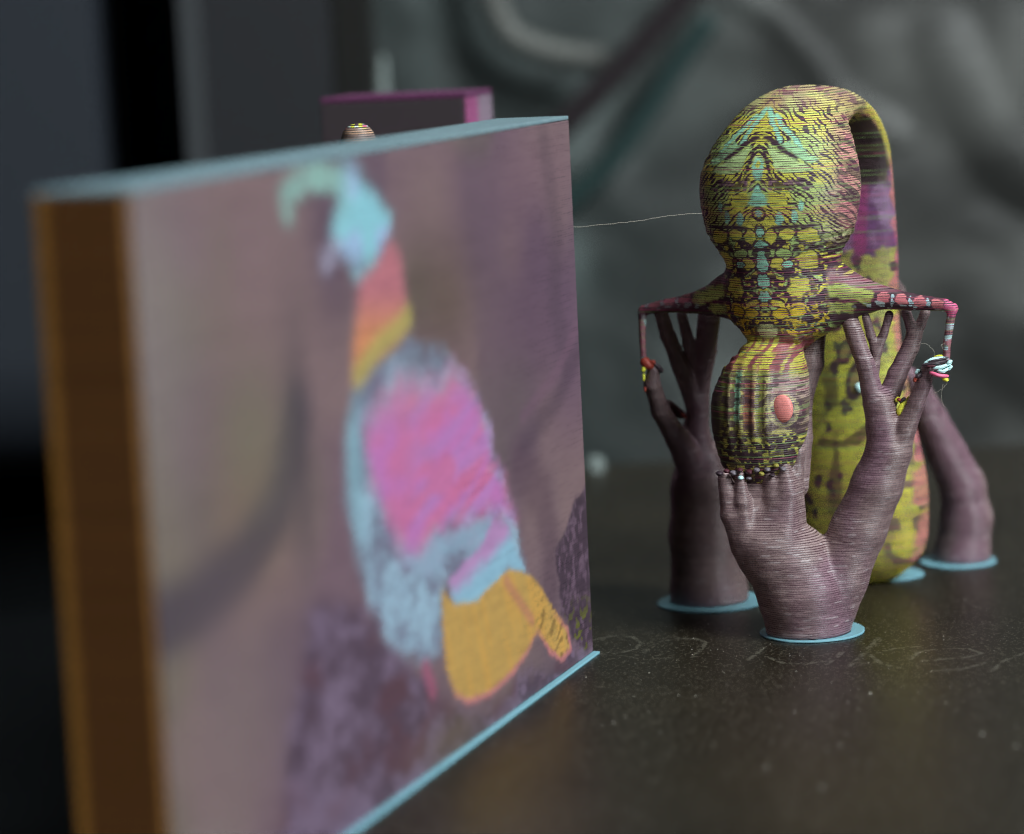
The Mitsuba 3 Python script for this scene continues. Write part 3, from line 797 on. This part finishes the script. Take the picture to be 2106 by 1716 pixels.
mat("m_skin", mikit.proc(lizard_skin), 0.42, 0.45, bead, 8e-5)
v, f = rough(*lizard_body(), .08, .6)
t = LZ = thing("lizard_figurine", "yellow and black patterned lizard figurine bent double, head down on its supports", "figurine")
obj("body", (toworld(v), f), "m_skin", t, smooth=True)


def eye_color(p, n, uv):
    f, k = layer(p)
    return mix(S(206, 112, 104), S(150, 84, 86), smoothstep(.55, .7, f) * (.5 + .5 * cell_rand(k, 2, 2)))


mat("m_eye", mikit.proc(eye_color), 0.4, 0.45, bead, 7e-5)
mat("m_red", SL(140, 54, 42, 1.3), 0.4, .5, bead, 6e-5)
m = sphere((0, 0, 0), (1.25, .6, 1.62), 4); m.apply_translation(local(1612, 840, 343.0) + [-.05, -.3, 0])
obj("eye", (toworld(m.vertices), m.faces), "m_eye", t, smooth=True, label="round coral pink eye on the right of the head")
m = sphere((0, 0, 0), (.7, 1.0, 1.35), 4); m.apply_translation([-7.15, -3.4, 27.4])
obj("eye", (toworld(m.vertices), m.faces), "m_red", t, smooth=True, label="shaded red eye on the left of the head")

mat("m_ice", SL(150, 190, 200), 0.4, .5, bead, 6e-5)
mat("m_hot", SL(214, 84, 112), 0.4, .5, bead, 4e-5)
mat("m_lemon", SL(206, 190, 60), 0.4, .5, bead, 4e-5)
mat("m_wine", SL(70, 36, 44, 1.4), 0.45, .4, bead, 6e-5)
mat("m_ink", SL(44, 34, 40), 0.4, .5, bead, 6e-5)


def worm(pts, r, sides=10):
    P = np.array([at(*q) for q in pts])
    n = 4 * len(P)
    s = np.linspace(0, 1, len(P))
    Q = np.stack([np.interp(np.linspace(0, 1, n), s, P[:, k]) for k in range(3)], -1)
    for _ in range(2):
        Q[1:-1] = (Q[:-2] + 2 * Q[1:-1] + Q[2:]) / 4
    rr = r * np.clip(np.sqrt(1 - (2 * np.linspace(0, 1, n) - 1) ** 6), .45, 1)
    return tube(Q, rr, sides)


def hand_right():
    h = obj("hand", worm([(1948, 738, 343), (1930, 748, 342.6), (1912, 752, 342.6)], .45, 14), "m_support", LZ, smooth=True)
    for pts, r, m_ in [([(1944, 736, 342.4), (1918, 738, 341.8), (1900, 748, 342.0)], .19, "m_ice"), ([(1950, 742, 342.3), (1925, 747, 341.6), (1896, 752, 341.9)], .20, "m_ink"),
                       ([(1956, 748, 342.4), (1935, 756, 341.5), (1918, 757, 341.7)], .21, "m_ice"), ([(1954, 756, 342.2), (1940, 765, 341.4), (1928, 762, 341.6)], .20, "m_ice"), ([(1920, 736, 343.6), (1936, 733, 343.2), (1948, 738, 343)], .24, "m_lemon"),
                       ([(1912, 766, 342.0), (1930, 773, 341.4), (1951, 774, 341.8)], .24, "m_hot"), ([(1938, 778, 342), (1950, 783, 342)], .26, "m_lemon"),
                       ([(1904, 744, 341.9), (1922, 742, 341.7), (1950, 736, 342.2)], .15, "m_ink"), ([(1948, 748, 341.8), (1958, 742, 342)], .2, "m_ice"), ([(1906, 754, 341.6), (1924, 753, 341.4)], .15, "m_wine"), ([(1950, 762, 341.8), (1958, 752, 341.9)], .18, "m_ice"), ([(1896, 768, 343), (1884, 776, 342.6)], .26, "m_ink"), ([(1890, 760, 343.2), (1883, 770, 343)], .24, "m_ice"), ([(1884, 776, 343), (1880, 786, 343)], .22, "m_red")]:
        obj("finger", worm(pts, r), m_, h, smooth=True)


hand_right()
h = obj("hand", worm([(1322, 738, 358), (1330, 750, 357.6), (1343, 752, 358)], .62, 14), "m_red", LZ, smooth=True, label="small orange-red hand on the left support")
for pts, r, m_ in [([(1326, 752, 357.5), (1322, 766, 357.6)], .26, "m_lemon"), ([(1342, 744, 357.6), (1356, 757, 357.6), (1362, 766, 358)], .30, "m_ink"), ([(1324, 768, 358), (1324, 784, 358)], .16, "m_lemon"), ([(1326, 796, 358), (1327, 806, 358)], .16, "m_red"), ([(1338, 746, 357.4), (1348, 745, 357.4)], .28, "m_red")]:
    obj("finger", worm(pts, r), m_, h, smooth=True)
# feet that show between the support branches
h = obj("foot", worm([(1868, 822, 345.5), (1856, 838, 345.0), (1848, 856, 345.2)], .5, 14), "m_lemon", LZ, smooth=True, label="yellow foot with red claw in the fork of the right support")
for pts, r, m_ in [([(1842, 826, 345.2), (1850, 818, 345.2)], .26, "m_lemon"), ([(1846, 858, 344.9), (1841, 862, 344.9)], .26, "m_hot"), ([(1850, 828, 344.9), (1862, 818, 344.9)], .2, "m_ink"), ([(1866, 830, 345.2), (1870, 816, 345.2)], .26, "m_lemon"), ([(1846, 820, 344.8), (1852, 824, 344.8)], .2, "m_red")]:
    obj("toe", worm(pts, r), m_, h, smooth=True)
h = obj("foot", worm([(1368, 826, 364), (1386, 842, 363.8), (1408, 858, 364)], .62, 14), "m_wine", LZ, smooth=True, label="dark wine red foot between the left support branches")
for pts, r, m_ in [([(1368, 862, 364), (1376, 864, 364)], .24, "m_ice"), ([(1400, 850, 363.4), (1411, 860, 363.6)], .22, "m_red")]:
    obj("toe", worm(pts, r), m_, h, smooth=True)
h = obj("toe", worm([(1762, 790, 370), (1772, 806, 370)], .5), "m_ice", LZ, smooth=True)


def disc(px, py, r, h=.32, name="brim", parent=None):
    c = ground(px, py)
    prof = np.array([(0.0, .01), (r - .1, .01), (r, .1), (r, h - .12), (r - .12, h), (0.0, h)])
    m = trimesh.creation.revolve(prof, sections=96)
    ang = np.arctan2(m.vertices[:, 1], m.vertices[:, 0])
    wob = 1 + .006 * np.sin(5 * ang + px) + .004 * np.sin(11 * ang)
    m.vertices[:, :2] *= wob[:, None]
    m.apply_translation([c[0], c[1], 0])
    return obj(name, m, "m_cyan", parent, smooth=40)


disc(1832, 1184, 4.3, parent=LZ)


# ------------------------------------------------------------------ tree supports
def support_color(p, n, uv):
    q = p / MM
    f, k = layer(p)
    nz = noise(q.x * .8 + 5.1 * k, q.y * .8, k * 2.3)
    c = mix(S(106, 88, 88), S(121, 104, 103), cell_rand(k, 5, 2))
    c = mix(c, S(104, 76, 92), .65 * smoothstep(.45, .75, fbm(q.x * .22, q.y * .22 + q.z * .1, 3, 2)))
    c = mix(c, S(172, 164, 166), .3 * smoothstep(.74, .86, noise(q.x * .9 + 3.7 * k, q.y * .9, k * 7.7)))
    line = smoothstep(.5, .66, f) * (1 - smoothstep(.93, 1.0, f))
    return mix(c, S(44, 26, 34), line * (.55 + .45 * smoothstep(.25, .55, nz)) * .95)


mat("m_support", mikit.proc(support_color), 0.36, 0.5, bead, 1.0e-4)


def tree_support(label, base, chains, brim_r, lo, hi, webbed=()):
    """chains: lists of (px, py, Y, radius in px); the first is the trunk, the others are branches"""
    t = thing("tree_support", label, "support", "tree supports under the lizard figurine")
    F = Field(lo, hi, .27)
    for i, ch in enumerate(chains):
        P = [at(a, b, Y) for a, b, Y, r in ch]
        R = [r * Y / FOC for a, b, Y, r in ch]
        F.chain(P, R, .3, .6 if i in webbed else None)
    F.cut_below(.25)
    v, f = rough(*F.mesh(), .2, .45)
    obj("trunk", (v, f), "m_support", t, smooth=True)
    disc(base[0], base[1], brim_r, parent=t)
    return t


Yf = 347.0
front = tree_support("front forked tree support carrying the lizard's head and right arm", (1671, 1301), [
    [(1664, 1330, 347.3, 84), (1662, 1290, 347.3, 84), (1650, 1215, 347, 92), (1625, 1160, 347, 86), (1590, 1120, 346.5, 76)],
    [(1600, 1150, 346.5, 76), (1578, 1118, 346.2, 70)],
    [(1575, 1130, 347, 66), (1562, 1070, 347.2, 58), (1562, 1010, 347.6, 50), (1562, 985, 348, 40)],
    [(1530, 1125, 345.6, 28), (1506, 1060, 345.2, 23), (1490, 985, 345, 15)],
    [(1535, 1110, 344.6, 20), (1527, 1030, 344.2, 15), (1522, 978, 344.2, 11)],
    [(1600, 1110, 345, 46), (1597, 1030, 345, 26), (1580, 972, 344.6, 14)],
    [(1610, 1100, 344.6, 36), (1620, 1010, 344.2, 20), (1612, 958, 344.4, 14)],
    [(1630, 1100, 346, 32), (1636, 1000, 345.4, 17), (1640, 930, 345.4, 15), (1648, 880, 346, 12)],
    [(1640, 1000, 349, 24), (1648, 900, 350, 24), (1652, 830, 351, 18), (1664, 745, 351.5, 30), (1676, 680, 352, 24), (1680, 640, 352, 18)],
    [(1690, 1270, 347.3, 66), (1722, 1190, 347, 62), (1765, 1090, 346.6, 57), (1803, 1000, 346.2, 53), (1828, 930, 346, 47), (1818, 880, 346, 37), (1808, 830, 346, 33)],
    [(1800, 830, 346, 25), (1780, 750, 345.6, 19), (1760, 695, 346.2, 18), (1744, 648, 347.4, 18)],
    [(1796, 780, 347, 12), (1799, 750, 347, 11), (1802, 722, 347, 11)],
    [(1802, 724, 347, 11), (1791, 690, 346.8, 9), (1781, 652, 346.4, 9)],
    [(1802, 724, 347, 11), (1817, 690, 346.6, 9), (1829, 648, 346.2, 9)],
    [(1822, 830, 347, 24), (1845, 770, 347, 20), (1874, 712, 347, 18), (1880, 690, 347, 17)],
    [(1880, 692, 347, 15), (1872, 668, 346.8, 11), (1864, 644, 346.6, 11)],
    [(1880, 692, 347, 15), (1894, 668, 346.8, 11), (1903, 642, 346.6, 11)],
    [(1845, 930, 345.4, 30), (1862, 880, 344.8, 22), (1884, 830, 344.2, 18), (1900, 785, 343.6, 16), (1908, 760, 343.2, 14)],
], 6.2, (17, 338, -.6), (51, 357, 42), webbed=(2, 3, 4, 5, 6, 7))
mat("m_moss", SL(140, 132, 62, 1.2), .4, .5, bead, 6e-5)
mat("m_tip", SL(120, 112, 120, 1.0), .4, .5, bead, 6e-5)
for i, (x, y, r, m_) in enumerate([(1480, 974, .50, "m_ink"), (1494, 969, .40, "m_wine"), (1508, 973, .48, "m_tip"), (1522, 967, .42, "m_wine"), (1523, 983, .40, "m_ice"), (1541, 971, .48, "m_wine"), (1556, 967, .42, "m_tip"),
                                  (1566, 975, .40, "m_moss"), (1578, 966, .45, "m_tip"), (1596, 958, .40, "m_moss"), (1610, 965, .45, "m_tip"), (1540, 984, .36, "m_tip"), (1588, 978, .36, "m_ink")]):
    obj("contact_tip", sphere(at(x, y, 343.3 + .2 * (i % 3)), (r * .9, r * 1.5, r * .62)), m_, front, smooth=True)

tree_support("shaded tree support at the rear left under the lizard's left arm", (1462, 1240), [
    [(1462, 1262, 369, 80), (1458, 1220, 369, 78), (1452, 1100, 368.5, 75), (1450, 1000, 368, 71), (1446, 955, 367.5, 54)],
    [(1425, 960, 366, 34), (1392, 900, 363.5, 25), (1358, 845, 361, 20), (1341, 790, 359, 17), (1344, 760, 358.2, 13)],
    [(1440, 950, 367, 40), (1432, 880, 366, 26), (1438, 800, 365, 22), (1452, 720, 363, 22), (1458, 655, 360.5, 24)],
    [(1428, 830, 365, 20), (1402, 760, 363, 18), (1374, 690, 361, 16), (1358, 640, 359, 15)],
    [(1432, 770, 364.5, 16), (1416, 705, 362.5, 13), (1402, 648, 360.5, 11)],
    [(1420, 930, 366, 20), (1398, 885, 364.6, 9), (1378, 856, 364, 7)],
], 6.7, (8, 352, -.6), (34, 378, 42))
tree_support("mauve bent tree support at the rear right leaning into the tail", (1971, 1157), [
    [(1977, 1172, 387.5, 56), (1978, 1140, 387.5, 57), (1988, 1068, 387.2, 53), (1980, 1000, 386.6, 47), (1946, 930, 385.5, 41), (1915, 866, 384, 36), (1888, 805, 382, 28), (1868, 772, 380, 18)],
    [(1858, 640, 380, 12), (1846, 600, 379, 16), (1842, 580, 377, 8)],
], 5.0, (40, 372, -.6), (68, 396, 46))

# ------------------------------------------------------------------ loose filament: the strand across the gap and wisps at the hand
mat("m_hair", (0.42, 0.38, 0.32), 0.4, 0.5)
def hair(pts, r, jit=.05):
    P = np.array([at(*q) for q in pts])
    s = np.linspace(0, 1, len(P))
    n = 24
    from scipy.interpolate import CubicSpline
    Q = CubicSpline(s, P)(np.linspace(0, 1, n))
    Q[1:-1] += rng.normal(0, jit, (n - 2, 3))
    return tube(Q, r, 6)


t = thing("filament_strand", "fine pale hair of filament strung between the picture block and the lizard", "strand")
obj("strand", hair([(1176, 467, 342), (1230, 463, 342.5), (1290, 456, 343), (1330, 452, 343.6), (1380, 444, 344.2), (1444, 439, 345)], .024), "m_hair", t, smooth=True)
t = thing("filament_wisps", "thin curled wisps of filament hanging round the lizard's right hand", "wisps")
for pts in [[(1884, 710, 342), (1905, 708, 342), (1920, 722, 342), (1918, 745, 342)], [(1952, 778, 342), (1940, 798, 342), (1915, 812, 342)], [(1946, 705, 342.6), (1936, 712, 342), (1948, 722, 342)], [(1940, 790, 342), (1936, 818, 342), (1944, 838, 342)]]:
    obj("wisp", hair(pts, .018, .04), "m_hair", t, smooth=True)

# ------------------------------------------------------------------ dust and glitter on the plate
mat("m_dust", (0.55, 0.52, 0.46), 0.3, 0.6)
ms = []
for i in range(420):
    px, py = rng.uniform(1190, 2120), 1716 - 520 * rng.beta(1.1, 1.3)
    c = ground(px, py)
    r = .03 + .05 * rng.random() ** 4
    ms.append(sphere(c + [0, 0, r * .6], (r, r * rng.uniform(.7, 1.4), r * .8), 1))
for px, py, r in [(1790, 1428, .22), (1634, 1466, .16), (2020, 1512, .26), (1335, 1385, .13), (1637, 1382, .13), (1262, 1488, .15), (1575, 1580, .2), (1690, 1622, .24), (1728, 1535, .17), (2090, 1536, .2), (1742, 1512, .13), (1698, 1540, .12)]:
    ms.append(sphere(ground(px, py) + [0, 0, r * .3], (r * .62, r * .62, r * .5), 1))
obj("plate_dust", trimesh.util.concatenate(ms), "m_dust", smooth=True)
labels["plate_dust"] = {"label": "tiny pale specks of dust scattered over the dark build plate", "category": "dust", "kind": "stuff"}
